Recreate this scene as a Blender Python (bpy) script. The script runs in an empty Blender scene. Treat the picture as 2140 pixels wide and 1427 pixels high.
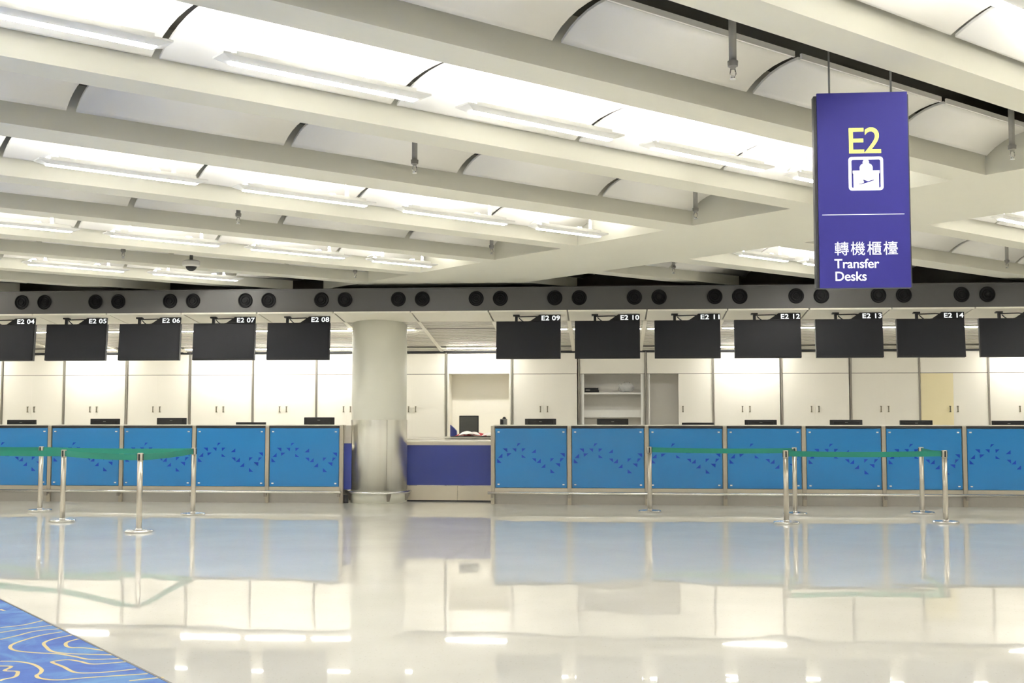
import bpy, bmesh, math, random
from mathutils import Vector, Matrix

# ------------------------------------------------------------------ camera, world, exposure
C = bpy.context.scene.collection
SC = bpy.context.scene
CAM_Z = 1.38
cam_data = bpy.data.cameras.new('camera')
cam_data.sensor_width = 36.0
cam_data.lens = 36.0 * 2420.0 / 2140.0
cam_data.clip_start = 0.05
cam_data.clip_end = 200
cam = bpy.data.objects.new('camera', cam_data)
C.objects.link(cam)
cam.location = (0, 0, CAM_Z)
cam.rotation_euler = (math.radians(90 + 3.70), 0, math.radians(4.65))
SC.camera = cam

world = bpy.data.worlds.new('world')
SC.world = world
world.use_nodes = True
world.node_tree.nodes['Background'].inputs[0].default_value = (1.0, 0.96, 0.88, 1)
world.node_tree.nodes['Background'].inputs[1].default_value = 0.3

vs = SC.view_settings
vs.view_transform = 'Standard'
vs.look = 'None'
vs.exposure = 1.06
vs.gamma = 1.0
vs.use_curve_mapping = False

LAMP_UP = 100.0        # light the pendants throw up into the vaults
LAMP_DOWN = 20.0       # their diffusers
STRIP = 16.0          # light lines over the check-in staff area
SC.cycles.max_bounces = 8
SC.cycles.diffuse_bounces = 5
SC.cycles.glossy_bounces = 4
SC.cycles.sample_clamp_indirect = 8.0
SC.cycles.use_denoising = True

NAME = {'E2 04': 'leftmost screen', 'E2 05': 'second screen from left', 'E2 06': 'third screen from left', 'E2 07': 'fourth screen from left', 'E2 08': 'screen left of the column',
        'E2 09': 'first screen right of the column', 'E2 10': 'second screen right of the column', 'E2 11': 'third screen right of the column', 'E2 12': 'fourth screen right of the column', 'E2 13': 'fifth screen right of the column', 'E2 14': 'sixth screen right of the column', 'E2 15': 'rightmost screen'}
# ------------------------------------------------------------------ materials
def srgb(r, g, b):
    def f(c):
        c /= 255.0
        return c / 12.92 if c <= 0.04045 else ((c + 0.055) / 1.055) ** 2.4
    return (f(r), f(g), f(b), 1.0)

def mat(name, col, rough=0.5, metal=0.0, emit=None, strength=0.0, noise=0.0, nscale=20.0, bump=0.0, bscale=50.0, coat=0.0, spec=None, aniso=0.0, stretch=None):
    m = bpy.data.materials.new(name)
    m.use_nodes = True
    nt = m.node_tree
    b = nt.nodes['Principled BSDF']
    b.inputs['Base Color'].default_value = col
    b.inputs['Roughness'].default_value = rough
    b.inputs['Metallic'].default_value = metal
    if spec is not None:
        b.inputs['Specular IOR Level'].default_value = spec
    if coat:
        b.inputs['Coat Weight'].default_value = coat
        b.inputs['Coat Roughness'].default_value = 0.03
    if emit:
        b.inputs['Emission Color'].default_value = emit
        b.inputs['Emission Strength'].default_value = strength
    if noise or bump:
        tc = nt.nodes.new('ShaderNodeTexCoord')
        mp = nt.nodes.new('ShaderNodeMapping')
        if stretch:
            mp.inputs['Scale'].default_value = stretch
        nt.links.new(tc.outputs['Object'], mp.inputs['Vector'])
    if noise:
        n = nt.nodes.new('ShaderNodeTexNoise')
        n.inputs['Scale'].default_value = nscale
        n.inputs['Detail'].default_value = 4
        nt.links.new(mp.outputs[0], n.inputs['Vector'])
        mx = nt.nodes.new('ShaderNodeMix')
        mx.data_type = 'RGBA'
        mx.inputs[6].default_value = tuple(c * (1 - noise) for c in col[:3]) + (1,)
        mx.inputs[7].default_value = tuple(min(1, c * (1 + noise)) for c in col[:3]) + (1,)
        nt.links.new(n.outputs['Fac'], mx.inputs[0])
        nt.links.new(mx.outputs[2], b.inputs['Base Color'])
    if bump:
        n2 = nt.nodes.new('ShaderNodeTexNoise')
        n2.inputs['Scale'].default_value = bscale
        nt.links.new(mp.outputs[0], n2.inputs['Vector'])
        bp = nt.nodes.new('ShaderNodeBump')
        bp.inputs['Strength'].default_value = bump
        bp.inputs['Distance'].default_value = 0.01
        nt.links.new(n2.outputs['Fac'], bp.inputs['Height'])
        nt.links.new(bp.outputs[0], b.inputs['Normal'])
    return m

M = {}
M['ceil'] = mat('ceiling_paint', srgb(229, 227, 213), 0.75, noise=0.015, nscale=3)
M['vault'] = mat('vault_panel_white', srgb(240, 238, 232), 0.6, noise=0.01, nscale=5)
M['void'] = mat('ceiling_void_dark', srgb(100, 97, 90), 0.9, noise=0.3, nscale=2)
M['lamp'] = mat('lamp_housing_white', srgb(238, 238, 234), 0.4, noise=0.01)
M['glow'] = mat('lamp_diffuser', (1, 1, 1, 1), 0.5, emit=(1.0, 0.985, 0.95, 1), strength=LAMP_DOWN)
M['glow_up'] = mat('lamp_tube_up', (1, 1, 1, 1), 0.5, emit=(1.0, 0.985, 0.95, 1), strength=LAMP_UP)
M['strip'] = mat('light_line', (1, 1, 1, 1), 0.5, emit=(1.0, 0.985, 0.94, 1), strength=STRIP)
M['wallstrip'] = mat('wall_light_line', (1, 1, 1, 1), 0.5, emit=(1.0, 0.98, 0.93, 1), strength=STRIP * 3.0)
M['cream'] = mat('cream_laminate', srgb(248, 244, 232), 0.45, noise=0.01, nscale=2)
M['yellow_cream'] = mat('yellowed_laminate', srgb(244, 232, 190), 0.45, noise=0.01, nscale=2)
M['greyint'] = mat('cabinet_interior_grey', srgb(238, 235, 228), 0.6, noise=0.02)
M['shelf'] = mat('shelf_white', srgb(244, 243, 238), 0.5, noise=0.01)
M['dark'] = mat('dark_trim', srgb(38, 38, 40), 0.5, noise=0.05)
M['mullion'] = mat('bronze_grey_mullion', srgb(150, 144, 134), 0.4, metal=0.4, noise=0.03)
M['handle'] = mat('cabinet_handle_grey', srgb(130, 124, 104), 0.35, metal=0.5, noise=0.05)
M['bulk'] = mat('bulkhead_grey_metal', srgb(78, 77, 76), 0.42, metal=0.35, noise=0.03, nscale=3)
M['nozzle'] = mat('nozzle_black', srgb(5, 5, 6), 0.6, noise=0.1, spec=0.2)
M['soffit'] = mat('soffit_panel', srgb(236, 232, 218), 0.55, noise=0.01)
M['louvre'] = mat('louvre_grey', srgb(222, 219, 208), 0.5, noise=0.02)
M['backing'] = mat('soffit_backing_grey', srgb(150, 147, 138), 0.7, noise=0.03)
M['screen'] = mat('screen_black_glass', srgb(18, 19, 25), 0.45, noise=0.05, nscale=2, spec=0.25)
M['bezel'] = mat('screen_bezel_black', srgb(17, 17, 20), 0.5, noise=0.05, spec=0.3)
M['num'] = mat('number_white', srgb(225, 228, 228), 0.5, emit=(0.9, 0.95, 0.95, 1), strength=0.5, noise=0.02)
M['steel'] = mat('brushed_steel', srgb(196, 190, 178), 0.28, metal=0.9, noise=0.05, nscale=8, stretch=(1, 1, 0.05))
M['steel_clad'] = mat('brushed_steel_painted_bands', srgb(246, 242, 232), 0.3, metal=0.9, noise=0.16, nscale=7, stretch=(1, 1, 0.01), bump=0.35, bscale=9)  # stretched colour streaks imitate bands of reflected light on the brushed steel
M['satin'] = mat('satin_post', srgb(178, 170, 154), 0.42, metal=0.55, noise=0.04)
M['kick'] = mat('kick_plate_steel', srgb(200, 192, 176), 0.35, metal=0.6, noise=0.04, nscale=3)
M['rail'] = mat('rail_steel', srgb(246, 244, 238), 0.18, metal=0.9, noise=0.02)
M['chrome'] = mat('polished_steel', srgb(232, 232, 230), 0.26, metal=1.0, noise=0.01)
M['glass_blue'] = mat('blue_backed_glass', srgb(50, 122, 182), 0.12, noise=0.03, nscale=2, spec=0.5)
M['tri'] = mat('triangle_print_blue', srgb(26, 62, 168), 0.2, noise=0.04)
M['counter_top'] = mat('counter_top_white', srgb(242, 238, 226), 0.35, noise=0.01)
M['counter_edge'] = mat('counter_edge_dark', srgb(30, 30, 32), 0.4, noise=0.05)
M['carcass'] = mat('counter_carcass_grey', srgb(170, 166, 158), 0.5, noise=0.03)
M['indigo'] = mat('indigo_laminate', srgb(42, 55, 130), 0.35, noise=0.04, nscale=3)
M['column'] = mat('column_paint', srgb(228, 227, 214), 0.5, noise=0.015, nscale=3)
M['belt'] = mat('green_belt', srgb(14, 116, 100), 0.7, noise=0.06, nscale=40)
M['black'] = mat('black_plastic', srgb(14, 14, 16), 0.5, noise=0.05)
M['greyp'] = mat('grey_plastic', srgb(120, 120, 116), 0.45, noise=0.05)
M['sprinkler_pipe'] = mat('sprinkler_pipe_grey', srgb(150, 148, 142), 0.45, metal=0.3, noise=0.05)
M['sign'] = mat('sign_blue', srgb(38, 35, 112), 0.6, spec=0.25, emit=srgb(64, 60, 156), strength=0.06, noise=0.03, nscale=4)
M['sign_yellow'] = mat('sign_letter_yellow', srgb(255, 250, 110), 0.5, emit=srgb(255, 255, 110), strength=0.5, noise=0.01)
M['sign_white'] = mat('sign_letter_white', srgb(250, 250, 252), 0.5, emit=srgb(250, 250, 252), strength=0.35, noise=0.01)
M['red'] = mat('red_card', srgb(190, 24, 44), 0.6, noise=0.05)
M['paper'] = mat('white_paper', srgb(244, 240, 236), 0.7, noise=0.02)
M['cap_white'] = mat('camera_white', srgb(226, 224, 216), 0.4, noise=0.01)
M['wall'] = mat('wall_paint', srgb(214, 208, 192), 0.8, noise=0.03, nscale=1)

def bag_material():
    m = mat('clear_plastic_bag', srgb(236, 238, 240), 0.15, bump=0.8, bscale=18)
    b = m.node_tree.nodes['Principled BSDF']
    b.inputs['Alpha'].default_value = 0.38
    return m
M['bag'] = bag_material()

def floor_material():
    m = bpy.data.materials.new('polished_beige_terrazzo')
    m.use_nodes = True
    nt = m.node_tree
    N, L = nt.nodes, nt.links
    b = N['Principled BSDF']
    geo = N.new('ShaderNodeNewGeometry')
    # large soft tone variation plus fine speckle
    n1 = N.new('ShaderNodeTexNoise'); n1.inputs['Scale'].default_value = 1.2; n1.inputs['Detail'].default_value = 5
    n2 = N.new('ShaderNodeTexNoise'); n2.inputs['Scale'].default_value = 30; n2.inputs['Detail'].default_value = 6; n2.inputs['Roughness'].default_value = 0.7
    v = N.new('ShaderNodeTexVoronoi'); v.inputs['Scale'].default_value = 26
    for t in (n1, n2, v):
        L.new(geo.outputs['Position'], t.inputs['Vector'])
    r1 = N.new('ShaderNodeValToRGB')
    r1.color_ramp.elements[0].position = 0.3; r1.color_ramp.elements[0].color = srgb(234, 232, 224)
    r1.color_ramp.elements[1].position = 0.7; r1.color_ramp.elements[1].color = srgb(242, 240, 233)
    L.new(n1.outputs['Fac'], r1.inputs[0])
    r2 = N.new('ShaderNodeValToRGB')
    r2.color_ramp.elements[0].position = 0.26; r2.color_ramp.elements[0].color = (0.82, 0.79, 0.73, 1)
    r2.color_ramp.elements[1].position = 0.40; r2.color_ramp.elements[1].color = (1, 1, 1, 1)
    L.new(n2.outputs['Fac'], r2.inputs[0])
    mx = N.new('ShaderNodeMix'); mx.data_type = 'RGBA'; mx.blend_type = 'MULTIPLY'; mx.inputs[0].default_value = 0.75
    L.new(r1.outputs[0], mx.inputs[6]); L.new(r2.outputs[0], mx.inputs[7])
    r3 = N.new('ShaderNodeValToRGB')
    r3.color_ramp.elements[0].position = 0.08; r3.color_ramp.elements[0].color = (0.80, 0.78, 0.72, 1)
    r3.color_ramp.elements[1].position = 0.16; r3.color_ramp.elements[1].color = (1, 1, 1, 1)
    L.new(v.outputs['Distance'], r3.inputs[0])
    mx2 = N.new('ShaderNodeMix'); mx2.data_type = 'RGBA'; mx2.blend_type = 'MULTIPLY'; mx2.inputs[0].default_value = 0.7
    L.new(mx.outputs[2], mx2.inputs[6]); L.new(r3.outputs[0], mx2.inputs[7])
    L.new(mx2.outputs[2], b.inputs['Base Color'])
    b.inputs['Roughness'].default_value = 0.02
    b.inputs['IOR'].default_value = 1.55
    # each slab lies at its own tiny tilt, and the polish is a little wavy
    mp = N.new('ShaderNodeMapping'); mp.inputs['Rotation'].default_value = (0, 0, math.radians(-43.14)); mp.inputs['Scale'].default_value = (1 / 1.2, 1 / 1.2, 0)
    L.new(geo.outputs['Position'], mp.inputs['Vector'])
    fl = N.new('ShaderNodeVectorMath'); fl.operation = 'FLOOR'
    L.new(mp.outputs[0], fl.inputs[0])
    wn = N.new('ShaderNodeTexWhiteNoise'); wn.noise_dimensions = '2D'
    L.new(fl.outputs[0], wn.inputs['Vector'])
    sub = N.new('ShaderNodeVectorMath'); sub.operation = 'SUBTRACT'; sub.inputs[1].default_value = (0.5, 0.5, 0.5)
    L.new(wn.outputs['Color'], sub.inputs[0])
    scl = N.new('ShaderNodeVectorMath'); scl.operation = 'MULTIPLY'; scl.inputs[1].default_value = (0.004, 0.004, 0.0)
    L.new(sub.outputs[0], scl.inputs[0])
    n3 = N.new('ShaderNodeTexNoise'); n3.inputs['Scale'].default_value = 1.3; n3.inputs['Detail'].default_value = 1
    L.new(geo.outputs['Position'], n3.inputs['Vector'])
    sub2 = N.new('ShaderNodeVectorMath'); sub2.operation = 'SUBTRACT'; sub2.inputs[1].default_value = (0.5, 0.5, 0.5)
    L.new(n3.outputs['Color'], sub2.inputs[0])
    scl2 = N.new('ShaderNodeVectorMath'); scl2.operation = 'MULTIPLY'; scl2.inputs[1].default_value = (0.004, 0.004, 0.0)
    L.new(sub2.outputs[0], scl2.inputs[0])
    add = N.new('ShaderNodeVectorMath'); add.operation = 'ADD'
    L.new(scl.outputs[0], add.inputs[0]); L.new(scl2.outputs[0], add.inputs[1])
    add2 = N.new('ShaderNodeVectorMath'); add2.operation = 'ADD'
    L.new(geo.outputs['Normal'], add2.inputs[0]); L.new(add.outputs[0], add2.inputs[1])
    nm = N.new('ShaderNodeVectorMath'); nm.operation = 'NORMALIZE'
    L.new(add2.outputs[0], nm.inputs[0])
    L.new(nm.outputs[0], b.inputs['Normal'])
    return m
M['floor'] = floor_material()

def carpet_material():
    m = bpy.data.materials.new('blue_carpet')
    m.use_nodes = True
    nt = m.node_tree; N, L = nt.nodes, nt.links
    b = N['Principled BSDF']; b.inputs['Roughness'].default_value = 0.95
    geo = N.new('ShaderNodeNewGeometry')
    n = N.new('ShaderNodeTexNoise'); n.inputs['Scale'].default_value = 2.2; n.inputs['Detail'].default_value = 8; n.inputs['Roughness'].default_value = 0.7; n.inputs['Distortion'].default_value = 0.8
    L.new(geo.outputs['Position'], n.inputs['Vector'])
    r = N.new('ShaderNodeValToRGB')
    r.color_ramp.elements[0].position = 0.35; r.color_ramp.elements[0].color = srgb(66, 90, 166)
    r.color_ramp.elements[1].position = 0.65; r.color_ramp.elements[1].color = srgb(108, 150, 198)
    e = r.color_ramp.elements.new(0.5); e.color = srgb(82, 114, 182)
    L.new(n.outputs['Fac'], r.inputs[0]); L.new(r.outputs[0], b.inputs['Base Color'])
    n2 = N.new('ShaderNodeTexNoise'); n2.inputs['Scale'].default_value = 260
    L.new(geo.outputs['Position'], n2.inputs['Vector'])
    bp = N.new('ShaderNodeBump'); bp.inputs['Strength'].default_value = 0.5; bp.inputs['Distance'].default_value = 0.004
    L.new(n2.outputs['Fac'], bp.inputs['Height']); L.new(bp.outputs[0], b.inputs['Normal'])
    return m
M['carpet'] = carpet_material()
M['carpet_line'] = mat('carpet_line_cream', srgb(222, 202, 150), 0.95, noise=0.1, nscale=30)
M['carpet_trim'] = mat('carpet_edge_brass', srgb(110, 106, 100), 0.4, metal=0.6, noise=0.05)

# ------------------------------------------------------------------ mesh helpers
class MB:
    """collects shapes and links them as one mesh object"""
    def __init__(self):
        self.bm = bmesh.new(); self.mi = 0
    def _fin(self, faces, smooth=False):
        for f in faces:
            f.material_index = self.mi; f.smooth = smooth
    def box(self, x0, x1, y0, y1, z0, z1, mtx=None):
        vs_ = [Vector((x, y, z)) for z in (z0, z1) for x, y in ((x0, y0), (x1, y0), (x1, y1), (x0, y1))]
        if mtx: vs_ = [mtx @ v for v in vs_]
        v = [self.bm.verts.new(p) for p in vs_]
        fs = [self.bm.faces.new([v[i] for i in q]) for q in ((3, 2, 1, 0), (4, 5, 6, 7), (0, 1, 5, 4), (1, 2, 6, 5), (2, 3, 7, 6), (3, 0, 4, 7))]
        self._fin(fs); return self
    def hexa(self, pts):
        v = [self.bm.verts.new(Vector(p)) for p in pts]
        fs = [self.bm.faces.new([v[i] for i in q]) for q in ((3, 2, 1, 0), (4, 5, 6, 7), (0, 1, 5, 4), (1, 2, 6, 5), (2, 3, 7, 6), (3, 0, 4, 7))]
        self._fin(fs); return self
    def lathe(self, prof, n=32, c=(0, 0, 0), axis='Z', smooth=True, mtx=None):
        """prof: list of (r, z) from bottom to top; closed with caps"""
        if smooth:          # double the rings at sharp corners so shading stays crisp
            pr = [prof[0]]; brk = set()
            for i in range(1, len(prof)):
                pr.append(prof[i])
                if i < len(prof) - 1:
                    a = Vector((prof[i][0] - prof[i - 1][0], prof[i][1] - prof[i - 1][1])); b = Vector((prof[i + 1][0] - prof[i][0], prof[i + 1][1] - prof[i][1]))
                    if a.length > 1e-9 and b.length > 1e-9 and a.angle(b) > math.radians(35):
                        brk.add(len(pr)); pr.append(prof[i])
            prof = pr
        else: brk = set()
        rings = []
        for r, z in prof:
            ring = []
            for i in range(n):
                a = 2 * math.pi * i / n
                p = Vector((r * math.cos(a), r * math.sin(a), z))
                if axis == 'Y': p = Vector((p.x, z, p.y))
                if axis == 'X': p = Vector((z, p.x, p.y))
                if mtx: p = mtx @ p
                ring.append(self.bm.verts.new(p + Vector(c)))
            rings.append(ring)
        fs = []
        for q, (a, b) in enumerate(zip(rings, rings[1:])):
            if q + 1 in brk: continue
            for i in range(n):
                fs.append(self.bm.faces.new((a[i], a[(i + 1) % n], b[(i + 1) % n], b[i])))
        self._fin(fs, smooth)
        caps = []
        if prof[0][0] > 1e-5: caps.append(self.bm.faces.new(list(reversed(rings[0]))))
        if prof[-1][0] > 1e-5: caps.append(self.bm.faces.new(rings[-1]))
        self._fin(caps); return self
    def tube(self, pts, r, n=10, closed=False):
        P = [Vector(p) for p in pts]
        rings = []
        for i, p in enumerate(P):
            if closed: d = (P[(i + 1) % len(P)] - P[i - 1])
            else: d = (P[min(i + 1, len(P) - 1)] - P[max(i - 1, 0)])
            d.normalize()
            up = Vector((0, 0, 1)) if abs(d.z) < 0.95 else Vector((1, 0, 0))
            a = d.cross(up).normalized(); b = a.cross(d).normalized()
            rings.append([self.bm.verts.new(p + r * (math.cos(2 * math.pi * k / n) * a + math.sin(2 * math.pi * k / n) * b)) for k in range(n)])
        fs = []
        idx = range(len(P)) if closed else range(len(P) - 1)
        for i in idx:
            A, B = rings[i], rings[(i + 1) % len(P)]
            for k in range(n):
                fs.append(self.bm.faces.new((A[k], A[(k + 1) % n], B[(k + 1) % n], B[k])))
        self._fin(fs, True)
        if not closed:
            self._fin([self.bm.faces.new(list(reversed(rings[0]))), self.bm.faces.new(rings[-1])])
        return self
    def prism(self, poly, t, frame):
        """poly in 2D, frame(a, b, c) -> point, thickness c from 0 to t"""
        lo = [self.bm.verts.new(frame(a, b, 0)) for a, b in poly]
        hi = [self.bm.verts.new(frame(a, b, t)) for a, b in poly]
        n = len(poly)
        fs = [self.bm.faces.new(list(reversed(lo))), self.bm.faces.new(hi)]
        for i in range(n):
            fs.append(self.bm.faces.new((lo[i], lo[(i + 1) % n], hi[(i + 1) % n], hi[i])))
        self._fin(fs); return self
    def clip_y(self, y):
        g = list(self.bm.verts) + list(self.bm.edges) + list(self.bm.faces)
        r = bmesh.ops.bisect_plane(self.bm, geom=g, plane_co=(0, y, 0), plane_no=(0, 1, 0), clear_outer=True)
        ed = [e for e in r['geom_cut'] if isinstance(e, bmesh.types.BMEdge)]
        if ed:
            try: bmesh.ops.holes_fill(self.bm, edges=ed, sides=0)
            except Exception: pass
        return self
    def empty(self): return len(self.bm.faces) == 0
    def build(self, name, m, parent=None, bevel=0.0):
        bmesh.ops.recalc_face_normals(self.bm, faces=list(self.bm.faces))
        me = bpy.data.meshes.new(name)
        self.bm.to_mesh(me); self.bm.free()
        for x in (m if isinstance(m, (list, tuple)) else [m]): me.materials.append(x)
        o = bpy.data.objects.new(name, me); C.objects.link(o)
        if parent: o.parent = parent
        if bevel:
            bv = o.modifiers.new('bevel', 'BEVEL'); bv.width = bevel; bv.segments = 2; bv.limit_method = 'ANGLE'
        return o

def tag(o, label, cat, group=None, kind=None):
    o['label'] = label; o['category'] = cat
    if group: o['group'] = group
    if kind: o['kind'] = kind
    return o

def empty(name, loc=(0, 0, 0), rotz=0.0):
    o = bpy.data.objects.new(name, None); C.objects.link(o)
    o.location = loc; o.rotation_euler = (0, 0, rotz); o.empty_display_size = 0.1
    return o

def struct(o):
    o['kind'] = 'structure'; return o

def dup(root, loc, rotz=None):
    r = root.copy(); C.objects.link(r); r.location = loc
    if rotz is not None: r.rotation_euler = (0, 0, rotz)
    for ch in list(root.children):
        c = ch.copy(); C.objects.link(c); c.parent = r
        for g in list(ch.children):
            d = g.copy(); C.objects.link(d); d.parent = c
    return r

def text_mesh(name, s, size, m, parent, mtx, extrude=0.002, bold=0.0, spacing=1.0, align='LEFT'):
    cu = bpy.data.curves.new(name, 'FONT')
    cu.body = s; cu.size = size; cu.extrude = extrude; cu.offset = bold; cu.space_character = spacing
    cu.align_x = align; cu.resolution_u = 6
    t = bpy.data.objects.new(name + '_text', cu); C.objects.link(t)
    bpy.context.view_layer.update()
    dg = bpy.context.evaluated_depsgraph_get()
    me = bpy.data.meshes.new_from_object(t.evaluated_get(dg))
    bpy.data.objects.remove(t); bpy.data.curves.remove(cu)
    me.transform(mtx)
    me.materials.clear(); me.materials.append(m)
    o = bpy.data.objects.new(name, me); C.objects.link(o)
    if parent: o.parent = parent
    return o

# facing the camera: text x -> +X, text y -> +Z, normal -> -Y
FACE = Matrix(((1, 0, 0, 0), (0, 0, -1, 0), (0, 1, 0, 0), (0, 0, 0, 1)))

# ------------------------------------------------------------------ floor and shell
XL, XR, YB, YF = -17.0, 15.0, -11.0, 22.0
struct(MB().box(XL, XR, YB, YF, -0.12, 0.0).build('floor', M['floor']))
struct(MB().box(XL - 0.2, XL, YB, YF, 0, 4.4).build('wall_left', M['wall']))
struct(MB().box(XR, XR + 0.2, YB, YF, 0, 4.4).build('wall_right', M['wall']))
struct(MB().box(XL, XR, YB - 0.2, YB, 0, 4.4).build('wall_behind', M['wall']))
struct(MB().box(XL, XR, 21.75, 21.95, 0, 4.4).build('wall_front', M['wall']))

# ------------------------------------------------------------------ coffered ceiling
U = Vector((0.72971, 0.68376, 0)); V = Vector((-0.68376, 0.72971, 0))
HB = 2.05                       # underside of the beams above the camera
CEIL_Y = 18.35
def P(u, v, h):
    q = U * u + V * v
    return Vector((q.x, q.y, CAM_Z + h))
LIT = [(-7.90, -6.44), (-4.55, -3.09), (-1.18, 0.28), (2.16, 3.62), (5.42, 6.88), (8.87, 10.33), (12.26, 13.70), (15.42, 16.85), (18.55, 20.0), (21.9, 23.3)]
DIM = [(-6.14, -4.85), (-2.79, -1.48), (0.57, 1.86), (3.90, 5.12), (7.17, 8.47), (10.64, 11.96), (14.0, 15.12), (17.14, 18.25), (20.3, 21.6)]
BAYS = [(-11.95, -2.33), (-0.40, 9.22), (11.15, 20.77)]
ceiling = struct(empty('ceiling', (0, 0, CAM_Z + HB)))
def under(o, root):             # parent without moving
    o.parent = root; o.matrix_parent_inverse = Matrix.Translation(-root.location)
    return o
def uvbox(mb, u0, u1, v0, v1, h0, h1):
    mb.hexa([P(u0, v0, h0), P(u1, v0, h0), P(u1, v1, h0), P(u0, v1, h0), P(u0, v0, h1), P(u1, v0, h1), P(u1, v1, h1), P(u0, v1, h1)])
cof = sorted(LIT + DIM)
grid = MB()
edges = [(-8.6, cof[0][0])] + [(a[1], b[0]) for a, b in zip(cof, cof[1:])] + [(cof[-1][1], 24.0)]
for v0, v1 in edges:
    for u0, u1 in BAYS:
        uvbox(grid, u0, u1, v0, v1, HB, HB + 0.36)
for u0, u1 in ((-14.0, -11.95), (-2.33, -0.40), (9.22, 11.15), (20.77, 23.5)):
    uvbox(grid, u0, u1, -8.6, 24.0, HB, HB + 0.36)
grid.clip_y(CEIL_Y)
under(grid.build('beam_grid', M['ceil']), ceiling)
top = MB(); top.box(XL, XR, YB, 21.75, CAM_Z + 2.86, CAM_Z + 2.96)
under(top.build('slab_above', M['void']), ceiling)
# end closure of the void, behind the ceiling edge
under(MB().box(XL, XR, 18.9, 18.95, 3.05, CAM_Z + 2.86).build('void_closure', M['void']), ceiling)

def in_view(p, pad=0.0):
    """rough test used only to leave out ceiling pieces nobody can see"""
    return True

def vault(u0, u1, v0, v1, lit):
    ve = v1 - 0.07
    if lit:
        w = (v1 - v0) - 0.14
        prof = []
        for i in range(17):
            a = math.pi * i / 16
            c_ = math.cos(a)
            prof.append((ve - w / 2 + w / 2 * c_, HB + 0.14 + 0.15 * (1 - abs(c_) ** 2.6)))
    else:
        prof = [(ve, HB + 0.14), (ve - 0.03, HB + 0.165), (ve - 0.08, HB + 0.20), (ve - 0.15, HB + 0.235), (ve - 0.23, HB + 0.262), (ve - 0.31, HB + 0.278), (ve - 0.38, HB + 0.285)]
    mb = MB(); bm = mb.bm
    t = 0.018
    lo = [[bm.verts.new(P(u, v, h)) for v, h in prof] for u in (u0, u1)]
    hi = [[bm.verts.new(P(u, v, h + t)) for v, h in prof] for u in (u0, u1)]
    n = len(prof)
    for i in range(n - 1):
        for g in (lo, hi):
            f = bm.faces.new((g[0][i], g[1][i], g[1][i + 1], g[0][i + 1])); f.smooth = True
        bm.faces.new((lo[0][i], lo[0][i + 1], hi[0][i + 1], hi[0][i]))
        bm.faces.new((lo[1][i], hi[1][i], hi[1][i + 1], lo[1][i + 1]))
    for i in (0, n - 1):
        bm.faces.new((lo[0][i], hi[0][i], hi[1][i], lo[1][i]))
    if not lit:     # upturned grey lip along the slot
        v, h = prof[-1]
        uvbox(mb, u0, u1, v - 0.03, v - 0.015, h - 0.004, h + 0.034)
    if min(v.co.y for v in bm.verts) > CEIL_Y - 0.1: bm.free(); return None
    mb.clip_y(CEIL_Y)
    return mb

def project(p):
    """photo pixel of a world point, for choosing descriptions only"""
    q = cam_inv @ Vector(p)
    if q.z >= -0.1: return None
    return 1070 + 2420 * q.x / -q.z, 713.5 - 2420 * q.y / -q.z
cam_inv = (Matrix.Translation(cam.location) @ cam.rotation_euler.to_matrix().to_4x4()).inverted()
def seen(pts, m=0):
    for p in pts:
        q = project(p)
        if q and -m < q[0] < 2140 + m and -m < q[1] < 1427 + m: return True
    return False

PITCH = 1.725
def segs(u0, u1):
    g = [u0 + 0.06, u0 + 1.30]
    while g[-1] + PITCH < u1 - 1.0: g.append(g[-1] + PITCH)
    g.append(u1 - 0.06)
    return list(zip(g, g[1:]))
lamps = []
hidden_lit, hidden_dim = MB(), MB()
for (a, b) in BAYS:
    for s0, s1 in segs(a, b):
        for lit, rows in ((True, LIT), (False, DIM)):
            for v0, v1 in rows:
                c = P((s0 + s1) / 2, (v0 + v1) / 2, HB)
                if not (XL + 1 < c.x < XR - 1 and YB + 0.8 < c.y < CEIL_Y): continue
                gp = 0.025 if lit else 0.035
                mb = vault(s0 + gp, s1 - gp, v0, v1, lit)
                if mb:
                    vis = seen([P(u, v, HB + 0.2) for u in (s0, (s0 + s1) / 2, s1) for v in (v0, v1)], 20)
                    if vis:
                        under(mb.build('vault_panel', M['vault']), ceiling)
                    else:      # overhead or behind the camera
                        tgt = hidden_lit if lit else hidden_dim
                        me = bpy.data.meshes.new('tmp'); mb.bm.to_mesh(me); mb.bm.free(); tgt.bm.from_mesh(me); bpy.data.meshes.remove(me)
                if lit: lamps.append((s0, s1, v0, v1))
under(hidden_lit.build('lamp_bay_vaulting', M['vault']), ceiling)
under(hidden_dim.build('plain_bay_vaulting', M['vault']), ceiling)

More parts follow.
